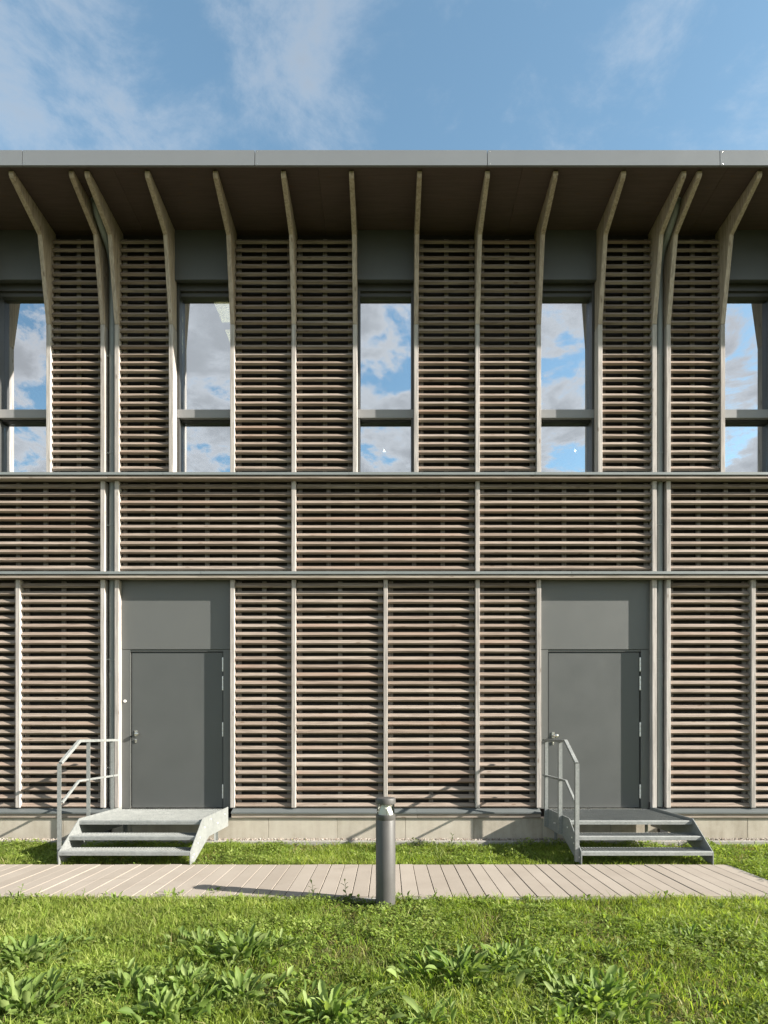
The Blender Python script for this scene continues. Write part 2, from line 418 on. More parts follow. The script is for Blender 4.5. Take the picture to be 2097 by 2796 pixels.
def struct(o, label=None, cat=None):
    o['kind'] = 'structure'
    if label: o['label'] = label
    if cat: o['category'] = cat
    return o

# ------------------------------------------------------------------ ground and path
PATH_Z, PY0, PY1, PX1 = 0.03, 5.17, 6.43, 3.68
mb = MB(); mb.poly([(-300, -300, -0.012), (300, -300, -0.012), (300, 300, -0.012), (-300, 300, -0.012)], [(0, 1, 2, 3)])
g = link('ground', mb.mesh('ground', M['soil'])); struct(g, 'flat soil ground under the lawn', 'ground')

pm = MB(); pm.box(-10.0, PX1, PY0 - 0.01, PY1 + 0.01, -0.008, PATH_Z - 0.045)
path = build(pm, 'path', plain('joint_sand', (0.105, 0.085, 0.062), 0.95, scale=30)); struct(path, 'beige paved path along the building', 'path')
W = 0.148
me = MB().box(-W / 2 + 0.0035, W / 2 - 0.0035, 0, PY1 - PY0, -0.06, 0).mesh('paver', M['paver'])
nx = int((PX1 + 9.9) / W)
pw = path.location
for i in range(nx):
    o = link('paver', me, path)
    o.location = Vector((PX1 - W / 2 - i * W, PY0, PATH_Z + random.uniform(-0.0022, 0.0022))) - pw
    o.rotation_euler = (random.uniform(-.0012, .0012), random.uniform(-.006, .006), random.uniform(-.001, .001))
    bevel(o, 0.0022, 1)
em = MB().box(-10.0, PX1 + 0.05, PY0 - 0.052, PY0 - 0.004, -0.08, PATH_Z - 0.012)
build(em, 'edge_strip', M['kerb'], path, bv=0.004)
em = MB().box(PX1 + 0.004, PX1 + 0.05, PY0, PY1 + 0.01, -0.08, PATH_Z - 0.008)
build(em, 'edge_strip', M['kerb'], path, bv=0.004)

# gravel strip and its concrete edging, at the foot of the plinth
gb = MB().box(-9.2, 9.2, 7.764, 7.98, -0.011, 0.022)
gbo = build(gb, 'gravel_bed', plain('gravel_base', (0.20, 0.175, 0.145), 0.95, scale=40, bump=0.5)); struct(gbo, 'narrow gravel strip at the foot of the plinth', 'gravel')
kx = -9.2; ko = None
kerb = thing('edging_kerb', 'low pale concrete edging strip between gravel and grass', 'kerb', (0, 7.73, 0))
kerb['kind'] = 'structure'
while kx < 9.2:
    k = MB().box(kx + 0.002, kx + 0.998, 7.70, 7.76, -0.1, 0.052)
    o = build(k, 'edging_block', M['kerb'], kerb, bv=0.006); o.rotation_euler.y = random.uniform(-.004, .004); kx += 1.0

# ------------------------------------------------------------------ building
YF = 8.0                                        # front face of the posts
B = thing('timber_clad_building', 'two storey building clad in weathered timber louvres with wide dark eaves', 'building', (0, 8.0, 0))
GRID = [-8.775 + 2.5 * i for i in range(8)]
PIPES = (2, 5)                                  # grid lines with double posts and a downpipe
T3 = 2.5 / 3
HW = 0.029                                      # half a post's width

def post(x, z0, z1, yb=8.13, mat='post'):
    o = build(MB().box(x - HW, x + HW, YF, yb, z0, z1), 'post', M[mat], B, bv=0.003, seg=1)
    return o

panels = []                                     # louvre fields: x0, x1, first slat z, count, pitch
def field(x0, x1, zt, n, pitch, nb): panels.append((x0, x1, zt, n, pitch, nb))

Z_G = (0.452, 3.555); Z_M = (3.60, 4.895); Z_U = (4.965, 7.02)
for gi in range(len(GRID) - 1):
    a, b = GRID[gi], GRID[gi + 1]
    la = a + (0.096 if gi in PIPES else 0.0); rb = b - (0.096 if gi + 1 in PIPES else 0.0)
    # upper floor: louvres, window, louvres
    field(la + HW, a + T3 - HW, 8.2176, 29, 0.11066, 3)
    field(a + 2 * T3 + HW, rb - HW, 8.2176, 29, 0.11066, 3)
    # band between the ledges
    field(la + HW, rb - HW, 4.874, 11, 0.1117, 7)
    # ground floor
    if gi == 2: field(a + 2 * T3 + HW, rb - HW, 3.520, 28, 0.1112, 3)
    elif gi == 4: field(la + HW, a + T3 - HW, 3.520, 28, 0.1112, 3)
    else:
        field(la + HW, a + 1.25 - HW, 3.520, 28, 0.1112, 3)
        field(a + 1.25 + HW, rb - HW, 3.520, 28, 0.1112, 3)

fins = []
for gi, x in enumerate(GRID):
    xs = (x - 0.096, x + 0.096) if gi in PIPES else (x,)
    for q in xs:
        post(q, *Z_G); post(q, *Z_M); post(q, *Z_U); fins.append(q)
    if gi < len(GRID) - 1:
        for q in (x + T3, x + 2 * T3):
            post(q, Z_U[0], Z_U[1], 8.15); fins.append(q)
        if gi == 2: post(x + 2 * T3, *Z_G)
        elif gi == 4: post(x + T3, *Z_G)
        else: post(x + 1.25, *Z_G)

# fin brackets that carry the eaves
prof = [(8.0, 7.024), (7.80, 8.07), (7.225, 8.275), (7.205, 8.30), (7.205, 8.345), (7.23, 8.354), (8.14, 8.354), (8.14, 7.024)]
bme = MB().prism_x([(y - 8.0, z - 7.024) for y, z in prof], -HW, HW).mesh('bracket', M['bracket'])
for q in fins:
    o = link('bracket', bme, B, (q, 0, 7.024)); bevel(o, 0.003, 1)

# slats
SP = [(0.039, 0.0), (0.0, -0.048), (0.026, -0.069), (0.065, -0.021)]   # cross-section (y, z) of a tilted slat
allsl = []
for (x0, x1, zt, n, pitch, nb) in panels:
    for k in range(n):
        vis = max(0, min(x1, 5.17) - max(x0, -5.26))
        allsl.append((vis, x0 + 0.004, x1 - 0.004, zt - k * pitch))
allsl.sort(key=lambda s: -s[0])
cache = {}
YS = 8.022
for vis, x0, x1, z in allsl[:300]:
    L = round(x1 - x0, 3); var = random.randrange(3)
    if (L, var) not in cache:
        m_ = MB().prism_x(SP, -L / 2, L / 2)
        cache[(L, var)] = m_.mesh('slat', M['slat'])
    o = link('slat', cache[(L, var)], B, ((x0 + x1) / 2, YS - 8.0 + random.uniform(-.002, .002), z + random.uniform(-.0025, .0025)))
    o.rotation_euler = (random.uniform(-.03, .03), random.uniform(-.0018, .0018) / max(L, .5), 0)
    bevel(o, 0.0014, 1)
rest = MB()
for vis, x0, x1, z in allsl[300:]:
    j = random.uniform(-.002, .002); t = random.uniform(-.0012, .0012)
    m_ = MB().prism_x([(YS + y + j, z + q) for y, q in SP], x0, x1)
    m_.v = [(v[0], v[1], v[2] + (t if v[0] > (x0 + x1) / 2 else -t)) for v in m_.v]
    rest.poly(m_.v, m_.f)
o = build(rest, 'louvre_slats', M['slat'], B); o['kind'] = 'stuff'
at = o.data.attributes.new('board', 'FLOAT', 'POINT')
at.data.foreach_set('value', np.repeat(rng.random(len(o.data.vertices) // 8), 8).astype(np.float32)); bevel(o, 0.0014, 1)

# battens behind the slats and the black membrane
for (x0, x1, zt, n, pitch, nb) in panels:
    zb = zt - (n - 1) * pitch - 0.10
    if x1 - x0 > 2: nb_ = 7
    elif x1 - x0 > 1.1: nb_ = 3
    else: nb_ = 3
    for k in range(nb_):
        xc = x0 + 0.045 + (x1 - x0 - 0.09) * k / (nb_ - 1)
        if min(xc, 5.6) != xc or max(xc, -5.7) != xc: continue
        build(MB().box(xc - 0.029, xc + 0.029, 8.0875, 8.118, zb, zt + 0.03), 'batten', M['batten'], B)
    build(MB().box(x0 - 0.03, x1 + 0.03, 8.121, 8.15, zb - 0.02, zt + 0.06), 'membrane', M['membrane'], B)

# solid walls: ground floor, and the piers between the windows
build(MB().box(-8.9, 8.85, 8.17, 8.42, 0.0, 4.93), 'wall', M['membrane'], B)
for gi in range(len(GRID)):
    x0 = GRID[gi] - (T3 if gi else 0.12) + 0.02; x1 = GRID[gi] + (T3 if gi < len(GRID) - 1 else 0.12) - 0.02
    build(MB().box(x0, x1, 8.152, 8.42, 4.935, 8.36), 'wall_pier', M['membrane'], B)
for gi in PIPES:
    build(MB().box(GRID[gi] - 0.10, GRID[gi] + 0.10, 8.149, 8.1515, 0.45, 8.35), 'pipe_recess', M['membrane'], B)
# rooms behind the glass
build(MB().poly([(-8.9,8.43,4.94),(8.85,8.43,4.94),(8.85,14,4.94),(-8.9,14,4.94),(-8.9,8.43,8.2),(8.85,8.43,8.2),(8.85,14,8.2),(-8.9,14,8.2)],
      [(0,1,2,3),(7,6,5,4),(1,5,6,2),(2,6,7,3),(3,7,4,0)]), 'room_shell', M['interior'], B)
# roof, soffit and fascia
build(MB().box(-9.6, 9.6, 7.15, 14.3, 8.392, 8.50), 'roof', M['metal'], B)
sx = -9.6
while sx < 9.55:
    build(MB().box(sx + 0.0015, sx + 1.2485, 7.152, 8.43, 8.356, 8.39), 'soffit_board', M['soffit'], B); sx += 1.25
fx = -4.42 - 2.8145 * 2
for i in range(7):
    prof_f = [(7.122, 8.333), (7.130, 8.523), (7.165, 8.530), (7.165, 8.502), (7.149, 8.502), (7.149, 8.345), (7.1495, 8.333)]
    fp = build(MB().prism_x(prof_f, fx + 0.004, fx + 2.8105), 'fascia_panel', M['fascia'], B)
    for sz in (8.35, 8.505):
        build(MB().lathe([(0.006, 0), (0.006, 0.003), (0.002, 0.005)], (fx + 0.03, 7.124 + (sz - 8.333) * 0.042, sz), 10, 'Y'), 'rivet', M['steel'], fp)
    fx += 2.8145

# ledges: timber beam with a metal flashing lip
def ledge(z_top, z_mid, z_bot, joints_beam, joints_fl):
    xs = [-9.0] + joints_beam + [9.0]
    zm = z_mid - 0.004
    for a, b in zip(xs[:-1], xs[1:]):
        build(MB().prism_x([(7.932, z_bot), (7.932, zm - 0.004), (7.945, zm), (8.06, zm), (8.06, z_bot + 0.004)], a + 0.0015, b - 0.0015), 'ledge_beam', M['beam'], B, bv=0.002, seg=1)
    xs = [-9.0] + joints_fl + [9.0]
    for i, (a, b) in enumerate(zip(xs[:-1], xs[1:])):
        e = 0.0012 * (i % 2)
        build(MB().prism_x([(7.918 - e, z_mid), (7.918 - e, z_top - 0.002), (8.12, z_top + 0.016), (8.12, z_top + 0.012), (7.926, z_top - 0.008), (7.926, z_mid)], a + 0.001, b - 0.001), 'flashing', M['metal'], B)

def xs_at(px, Y=7.92): return (px - CX) * Y / F
ledge(4.978, 4.942, 4.898, [-6.275, xs_at(291.5), xs_at(1819), 6.225], [-7, xs_at(135), xs_at(445), xs_at(646), xs_at(953), xs_at(1153), xs_at(1461), xs_at(1662), 6.3])
ledge(3.644, 3.607, 3.558, [-6.275, xs_at(291.5), xs_at(1814), 6.225], [-7, xs_at(37), xs_at(548), xs_at(1055), xs_at(1561), xs_at(2073), 7.6])

# plinth: sloping sill sheet, sill board, concrete panels
def seg_x(edges, fn):
    for a, b in zip(edges[:-1], edges[1:]): fn(a, b)
sill_parts = [(-9.0, -6.1), (-6.1, -3.66), (-2.11, 0.4), (0.4, 2.075), (3.585, 6.4), (6.4, 9.0)]
for a, b in sill_parts:
    build(MB().prism_x([(7.938, 0.380), (7.938, 0.398), (8.07, 0.448), (8.07, 0.440), (7.944, 0.392), (7.944, 0.380)], a + 0.001, b - 0.001), 'sill_flashing', M['sill'], B)
    build(MB().box(a + 0.001, b - 0.001, 7.956, 8.08, 0.322, 0.382), 'sill_board', M['beam'], B, bv=0.003, seg=1)
    build(MB().box(a, b, 8.072, 8.12, 0.30, 0.52), 'base_strip', M['membrane'], B)
build(MB().box(-9.0, 9.0, 8.0, 8.165, -0.1, 0.318), 'footing', M['membrane'], B)
jx = xs_at(733, 7.98) - 9 * 0.9275
while jx < 9.0:
    build(MB().box(max(jx, -9) + 0.002, jx + 0.9255, 7.98, 8.0, -0.05, 0.318), 'plinth_panel', M['concrete'], B, bv=0.003, seg=1); jx += 0.9275

# windows
def window(a):
    x0, x1 = a + T3 + HW, a + 2 * T3 - HW
    w = MB()
    zt, zb, ztr0, ztr1 = 7.70, 4.985, 5.829, 5.946
    fy0, fy1 = 8.155, 8.30
    fw = 0.032
    w.box(x0, x0 + fw, fy0, fy1, zb, zt).box(x1 - fw, x1, fy0, fy1, zb, zt)
    w.box(x0 + fw, x1 - fw, fy0 + 0.01, fy1, 7.60, zt).box(x0 + fw, x1 - fw, fy0 + 0.045, fy1, 7.545, 7.60)
    w.box(x0 + fw, x1 - fw, fy0 + 0.05, fy1, zb, zb + 0.03)
    o = build(w, 'window', M['frame'], B)
    build(MB().box(x0 + 0.002, x1 - 0.002, 8.148, 8.29, ztr0, ztr1), 'transom', M['transom'], o, bv=0.003, seg=1)
    build(MB().box(x0 + fw, x1 - fw, 8.20, 8.29, ztr0 - 0.022, ztr0 - 0.001), 'gasket', M['gasket'], o)
    for z0, z1 in ((5.946, 7.545), (zb + 0.03, ztr0 - 0.022)):
        build(MB().box(x0 + fw + 0.001, x1 - fw - 0.001, 8.268, 8.276, z0 + 0.001, z1 - 0.001), 'pane', M['glass'], o)
    build(MB().prism_x([(8.06, 7.674), (8.06, 8.352), (8.30, 8.352), (8.30, 7.702), (8.10, 7.702), (8.10, 7.674)], x0 + 0.001, x1 - 0.001), 'head_panel', M['headpanel'], B)
    return o
for gi in range(len(GRID) - 1): window(GRID[gi])

# doors
def door(a, b, button):
    """opening from x = a to b"""
    c = (a + b) / 2; lx0, lx1 = c - 0.626, c + 0.626
    build(MB().box(a, b, 8.082, 8.16, 2.616, 3.62), 'overdoor_panel', M['panel'], B, bv=0.002, seg=1)
    f = MB().box(a, lx0 - 0.012, 8.086, 8.16, 0.43, 2.611).box(lx1 + 0.012, b, 8.086, 8.16, 0.43, 2.611).box(lx0 - 0.012, lx1 + 0.012, 8.095, 8.16, 2.588, 2.611)
    fr = build(f, 'door_frame', M['panel'], B)
    build(MB().box(lx0 - 0.020, lx0 - 0.012, 8.092, 8.0855, 0.43, 2.600), 'frame_bead', M['panel'], fr)
    build(MB().box(lx0 - 0.011, lx1 + 0.011, 8.150, 8.165, 0.43, 2.588), 'door_gasket', M['gasket'], fr)
    d = build(MB().box(lx0, lx1, 8.108, 8.148, 0.442, 2.578), 'door', M['door'], B, bv=0.004)
    build(MB().box(lx0 - 0.01, lx1 + 0.01, 8.05, 8.12, 0.425, 0.438), 'threshold', M['steel'], fr)
    for z0, z1 in ((2.315, 2.508), (2.055, 2.25), (1.42, 1.616), (0.57, 0.762)):
        h = MB()
        L = z1 - z0
        for k in range(3): h.lathe([(0.010, 0.0), (0.0112, 0.004), (0.0112, L / 3 - 0.006), (0.010, L / 3 - 0.002)], (lx1 + 0.005, 8.096, z0 + k * L / 3), 12)
        build(h, 'hinge', M['hinge'], d, smooth=True)
    # knob on its plate and the lock cylinder below
    hx = lx0 + 0.062
    hz = 1.455 if button else 1.43
    pl = build(MB().box(hx - 0.020, hx + 0.014, 8.098, 8.109, hz - 0.035, hz + 0.05), 'handle_plate', M['steel'], d, bv=0.003)
    k = MB().tube([(hx - 0.004, 8.099, hz), (hx - 0.002, 8.06, hz), (hx + 0.012, 8.045, hz)], 0.011, 12)
    build(k, 'handle_neck', M['steel'], d, smooth=True)
    build(MB().lathe([(0.008, 0), (0.023, 0.008), (0.027, 0.02), (0.024, 0.034), (0.010, 0.04)], (hx + 0.03, 8.07, hz - 0.002), 20, 'Y'), 'knob', M['steel'], d, smooth=True)
    build(MB().lathe([(0.0135, 0), (0.0135, 0.012), (0.008, 0.015)], (hx - 0.003, 8.109, hz - 0.085), 16, 'Y'), 'lock_cylinder', M['steel'], d, smooth=True)
    build(MB().box(hx - 0.013, hx + 0.007, 8.096, 8.1085, hz - 0.122, hz - 0.092), 'lock_plate', M['steel'], d, bv=0.004)
    if button:
        build(MB().lathe([(0.020, 0), (0.020, 0.006), (0.017, 0.009), (0.008, 0.009)], (lx0 - 0.085, 8.087, 1.905), 24, 'Y'), 'bell_button', M['white'], fr, smooth=True)
    return d
door(GRID[2] + 0.096 + HW, GRID[2] + 2 * T3 - HW, True)
door(GRID[4] + T3 + HW, GRID[5] - 0.096 - HW, False)

# downpipes
for gi in PIPES:
    x = GRID[gi] + 0.006
    pts = [(x, y, z) for y, z in ((8.092, 0.46), (8.092, 7.80), (8.072, 7.87), (8.05, 7.95), (8.01, 8.01), (7.95, 8.055), (7.72, 8.185), (7.665, 8.22), (7.635, 8.26), (7.63, 8.353))]
    dp = build(MB().tube(pts, 0.049, 24), 'downpipe', M['pipe'], B, smooth=True)
    build(MB().lathe([(0.056, 0), (0.056, 0.05), (0.07, 0.052), (0.07, 0.06)], (x, pts[-1][1], 8.292), 24), 'drain_collar', M['pipe'], dp, smooth=True)
    for cz in (5.29, 6.62, 2.46, 0.98, 4.30):
        c_ = MB().lathe([(0.0495, 0), (0.054, 0.003), (0.054, 0.025), (0.0495, 0.028)], (x, 8.092, cz), 24, close=False)
        c_.box(x - 0.078, x - 0.05, 8.072, 8.084, cz + 0.006, cz + 0.022)
        build(c_, 'pipe_clamp', M['pipe'], dp, smooth=True)
        build(MB().lathe([(0.007, 0), (0.007, 0.006), (0.003, 0.009)], (x - 0.068, 8.072, cz + 0.014), 10, 'Y'), 'clamp_screw', M['hinge'], dp)
    build(MB().lathe([(0.0495, 0), (0.0535, 0.003), (0.0535, 0.07), (0.0495, 0.073)], (x, 8.092, 2.22), 24, close=False), 'pipe_socket', M['pipe'], dp, smooth=True)
    build(MB().tube([(x - 0.02, 7.99, 0.16), (x - 0.02, 7.90, 0.16)], 0.055, 20), 'pipe_outlet', M['rubber'], dp, smooth=True)

# lamps glimpsed inside
for i, (y0, y1) in enumerate(((8.62, 9.22), (9.38, 9.98))):
    t = thing('ceiling_light', ('yellow strip light glowing inside, close behind an upper window', 'yellow strip light deeper in the room behind an upper window')[i], 'ceiling light', (-2.40, (y0 + y1) / 2, 7.9), 'strip lights inside')
    build(MB().box(-2.60, -2.20, y0, y1, 7.905, 7.96).box(-2.42, -2.38, (y0 + y1) / 2 - .02, (y0 + y1) / 2 + .02, 7.96, 8.199), 'housing', M['interior'], t)
    build(MB().box(-2.59, -2.21, y0 + 0.01, y1 - 0.01, 7.898, 7.904), 'diffuser', M['lamp'], t)
for px in (1049, 1571):
    X = (px - CX) * 9.5 / F
    t = thing('pendant_lamp', 'small white lamp inside the upper window ' + ('straight above the bollard' if px < 1200 else 'above the door at the path end'), 'lamp', (X, 9.5, 6.03), 'pendant lamps inside')
    build(MB().lathe([(0.019, 0), (0.016, 0.006), (0.008, 0.012), (0.005, 0.03)], (X, 9.5, 6.02), 20), 'shade', M['spot'], t, smooth=True)
    build(MB().tube([(X, 9.5, 6.05), (X, 9.5, 8.199)], 0.003, 6), 'cable', M['rubber'], t)

# ------------------------------------------------------------------ galvanised steps
def steps(x0, x1, rail_left, label):
    T = thing('metal_steps', label, 'steps', ((x0 + x1) / 2, 7.2, 0), 'galvanised steps at the doors')
    yw, yp, yf = 7.93, 6.84, 6.42
    zp = 0.445
    sprof = [(yw, zp + 0.028), (yw, 0.215), (7.08, 0.225), (6.545, PATH_Z + 0.002), (yf - 0.012, PATH_Z + 0.002), (yf - 0.012, 0.165), (yp, zp + 0.028)]
    for xa in (x0, x1 - 0.008):
        s = build(MB().prism_x(sprof, xa, xa + 0.008), 'stringer', M['galv'], T)
        out = -1 if xa == x0 else 1
        xo = xa if out < 0 else xa + 0.008
        for (by, bz) in ((7.75, 0.40), (7.45, 0.33), (7.15, 0.42), (6.90, 0.36), (6.73, 0.27), (6.66, 0.22), (6.52, 0.12), (6.47, 0.10), (7.40, 0.335)):
            build(MB().lathe([(0.011, -0.001), (0.011, 0.007), (0.005, 0.010)], (0, 0, 0), 8, 'X') if False else
                  MB().box(xo - (0.008 if out < 0 else 0), xo + (0.008 if out > 0 else 0), by - 0.009, by + 0.009, bz - 0.009, bz + 0.009), 'bolt', M['hinge'], s, bv=0.003)
    def grating(y0, y1, z, name):
        g_ = MB()
        n = int((x1 - x0 - 0.03) / 0.0334)
        for k in range(n + 1):
            x = x0 + 0.016 + (x1 - x0 - 0.032) * k / n
            g_.box(x - 0.0022, x + 0.0022, y0 + 0.006, y1, z - 0.03, z)
        m_ = max(2, int((y1 - y0) / 0.0334))
        for k in range(m_):
            y = y0 + (y1 - y0) * (k + 0.6) / m_
            g_.box(x0 + 0.0145, x1 - 0.0145, y - 0.002, y + 0.002, z - 0.015, z - 0.006)
        o = build(g_, name, M['galv'], T); o['kind'] = 'stuff'
        nz = MB().prism_x([(y0 - 0.006, z - 0.042), (y0 - 0.006, z - 0.006), (y0 - 0.002, z + 0.002), (y0 + 0.03, z + 0.003), (y0 + 0.03, z - 0.001), (y0 + 0.004, z - 0.004), (y0 + 0.004, z - 0.042)], x0 + 0.009, x1 - 0.009)
        build(nz, 'nosing', M['galv'], o)
        build(MB().box(x0 + 0.009, x1 - 0.009, y1, y1 + 0.004, z - 0.035, z), 'rear_edge', M['galv'], o)
        return o
    grating(yp, yw - 0.01, zp, 'platform_grating')
    grating(yp - 0.215, yp + 0.035, 0.302, 'tread')
    grating(yp - 0.425, yp - 0.175, 0.172, 'tread')
    for xa in (x0 + 0.10, x1 - 0.14):
        lg = MB().box(xa, xa + 0.04, 7.80, 7.806, 0.02, 0.41).box(xa, xa + 0.005, 7.76, 7.80, 0.02, 0.41)
        leg = build(lg, 'leg', M['galv'], T)
        build(MB().box(xa - 0.03, xa + 0.07, 7.73, 7.83, 0.016, 0.024), 'foot_plate', M['galv'], leg)
    # handrail on one side
    sgn = -1 if rail_left else 1
    xr = x0 - 0.024 if rail_left else x1 + 0.024
    RL = bpy.data.objects.new('handrail', None)
    top = [(7.86, 1.372), (6.90, 1.372), (6.50, 1.13)]
    mid = [(7.86, 0.905), (6.885, 0.905), (6.53, 0.69)]
    hr = MB()
    w, t = 0.040, 0.010
    def bentbar(pts, h, th):
        m_ = MB()
        # a flat bar bent in the plane x = xr, mitred at the bend
        P = [Vector((0, y, z)) for y, z in pts]
        dirs = [(P[i + 1] - P[i]).normalized() for i in range(len(P) - 1)]
        ring = []
        for i, p in enumerate(P):
            if i == 0: n = Vector((0, -dirs[0].z, dirs[0].y)); s = 1
            elif i == len(P) - 1: n = Vector((0, -dirs[-1].z, dirs[-1].y)); s = 1
            else:
                n1_ = Vector((0, -dirs[i - 1].z, dirs[i - 1].y)); n2_ = Vector((0, -dirs[i].z, dirs[i].y))
                n = (n1_ + n2_).normalized(); s = 1 / n.dot(n1_)
            ring.append((p + n * s * h / 2, p - n * s * h / 2))
        v = []
        for x in (xr - th / 2, xr + th / 2):
            for a_, b_ in ring: v += [(x, a_.y, a_.z), (x, b_.y, b_.z)]
        k = len(ring) * 2; f = []
        for i in range(len(ring) - 1):
            a_ = i * 2
            f += [(a_, a_ + 1, a_ + 3, a_ + 2), (k + a_, k + a_ + 2, k + a_ + 3, k + a_ + 1), (a_, a_ + 2, k + a_ + 2, k + a_), (a_ + 1, k + a_ + 1, k + a_ + 3, a_ + 3)]
        f += [(0, k, k + 1, 1), (k - 2, k - 1, 2 * k - 1, 2 * k - 2)]
        return m_.poly(v, f)
    rail = build(bentbar(top, 0.032, 0.040), 'handrail', M['galv'], T, bv=0.003, seg=1)
    build(bentbar(mid, 0.024, 0.026), 'mid_rail', M['galv'], rail, bv=0.002, seg=1)
    for (y, zt, zb) in ((6.49, 1.128, 0.05), (7.12, 1.357, 0.25), (7.74, 1.357, 0.24)):
        # angle iron: one leg faces the path, one lies along the stringer
        L = MB()
        xi = x0 - 0.001 if rail_left else x1 + 0.001
        xo = xi - 0.044 if rail_left else xi + 0.044
        xa, xb = min(xi, xo), max(xi, xo)
        xs0, xs1 = (xa, xa + 0.005) if rail_left else (xb - 0.005, xb)
        L.poly([(xa, y - 0.02, zb), (xb, y - 0.02, zb), (xb, y - 0.015, zb), (xs1 if rail_left else xb, y - 0.015, zb)], []) if False else None
        L.box(xa, xb, y - 0.020, y - 0.015, zb, zt)
        L.box(xs0, xs1, y - 0.0148, y + 0.024, zb, zt)
        build(L, 'rail_post', M['galv'], T)
    return T
steps(-3.585, -2.145, True, 'galvanised metal steps under the door with a round white button')
steps(2.11, 3.55, True, 'galvanised metal steps at the door beside the end of the paved path')

# ------------------------------------------------------------------ bollard light
T = thing('bollard_light', 'grey cylindrical bollard light with a clear head on the grass by the path', 'bollard', (-0.016, 5.01, 0))
bx, by = -0.016, 5.01
build(MB().lathe([(0.0835, -0.06), (0.0835, 0.722), (0.0825, 0.724), (0.0825, 0.727), (0.0835, 0.729), (0.0835, 0.767), (0.081, 0.770)], (bx, by, 0), 64), 'body', M['bollard'], T, smooth=True)
cap = build(MB().lathe([(0.080, 0.858), (0.0845, 0.861), (0.0855, 0.865), (0.0855, 0.900), (0.083, 0.908), (0.077, 0.911)], (bx, by, 0), 64), 'cap', M['bollard'], T, smooth=True)
build(MB().lathe([(0.064, 0.7705), (0.060, 0.79), (0.036, 0.845), (0.034, 0.857)], (bx, by, 0), 48), 'reflector_cone', M['white'], T, smooth=True)
gm, nd, lk, p, out = new_mat('clear_lamp_glass')
nd.remove(p)
tr_ = nd.new('ShaderNodeBsdfTransparent'); tr_.inputs[0].default_value = (0.93, 0.95, 0.92, 1)
gl_ = nd.new('ShaderNodeBsdfGlossy'); gl_.inputs['Roughness'].default_value = 0.03
fr_ = nd.new('ShaderNodeFresnel'); fr_.inputs['IOR'].default_value = 1.45
mx_ = nd.new('ShaderNodeMixShader'); lk.new(fr_.outputs[0], mx_.inputs[0]); lk.new(tr_.outputs[0], mx_.inputs[1]); lk.new(gl_.outputs[0], mx_.inputs[2]); lk.new(mx_.outputs[0], out.inputs[0])
build(MB().lathe([(0.075, 0.7705), (0.075, 0.858)], (bx, by, 0), 48, close=False), 'glass_cylinder', gm, T, smooth=True)
for k in range(3):
    a = R(40 + 120 * k)
    build(MB().tube([(bx + 0.066 * math.cos(a), by + 0.066 * math.sin(a), 0.7705), (bx + 0.066 * math.cos(a), by + 0.066 * math.sin(a), 0.8585)], 0.0025, 8), 'rod', M['steel'], T)

# ------------------------------------------------------------------ vegetation
def vnoise(x, y, s, seed):
    r = np.random.default_rng(seed); G = r.random((128, 128))
    u, v = x * s + 500.3, y * s + 500.7
    i, j = np.floor(u).astype(int), np.floor(v).astype(int); a, b = u - i, v - j
    a = a * a * (3 - 2 * a); b = b * b * (3 - 2 * b)
    g_ = lambda p, q: G[p % 128, q % 128]
    return (g_(i, j) * (1 - a) + g_(i + 1, j) * a) * (1 - b) + (g_(i, j + 1) * (1 - a) + g_(i + 1, j + 1) * a) * b

def raw_mesh(name, V, tris_quads, mat, attrs=None, smooth=False):
    me = bpy.data.meshes.new(name)
    loops, sizes = tris_quads
    me.vertices.add(len(V)); me.vertices.foreach_set('co', V.astype(np.float32).ravel())
    me.loops.add(len(loops)); me.loops.foreach_set('vertex_index', loops.astype(np.int32))
    me.polygons.add(len(sizes))
    st = np.concatenate(([0], np.cumsum(sizes)[:-1])).astype(np.int32)
    me.polygons.foreach_set('loop_start', st)
    for k, a in (attrs or {}).items():
        at = me.attributes.new(k, 'FLOAT', 'POINT'); at.data.foreach_set('value', a.astype(np.float32))
    me.update(calc_edges=True); me.materials.append(mat)
    return me

def blades(name, X, Y, H, Wd, lean, tone, dry, z0=-0.012):
    n = len(X)
    ang = rng.uniform(0, 2 * np.pi, n); la = rng.uniform(0, 2 * np.pi, n)
    dx, dy = np.cos(ang), np.sin(ang); lx, ly = np.cos(la), np.sin(la)
    V = np.zeros((n, 5, 3))
    def ringp(t, w):
        bend = lean * t ** 1.8 * H
        z = H * t * np.sqrt(np.clip(1 - (0.75 * lean * t) ** 2, .15, 1))
        return X + lx * bend, Y + ly * bend, z0 + z
    for idx, (t, w) in enumerate(((0.0, 0.8), (0.55, 1.0))):
        cx, cy, cz = ringp(t, w)
        for s, sg in enumerate((-1, 1)):
            V[:, idx * 2 + s, 0] = cx + sg * dx * Wd * w / 2; V[:, idx * 2 + s, 1] = cy + sg * dy * Wd * w / 2; V[:, idx * 2 + s, 2] = cz
    cx, cy, cz = ringp(1.0, 0)
    V[:, 4, 0], V[:, 4, 1], V[:, 4, 2] = cx, cy, cz
    base = (np.arange(n) * 5)[:, None]
    loops = (base + np.array([[0, 1, 3, 2, 2, 3, 4]])).ravel()
    sizes = np.tile([4, 3], n)
    return raw_mesh(name, V.reshape(-1, 3), (loops, sizes), M['grass'], {'tone': np.repeat(tone, 5), 'dry': np.repeat(dry, 5)})

def scatter(n, x0, x1, y0, y1):
    return rng.uniform(x0, x1, n), rng.uniform(y0, y1, n)

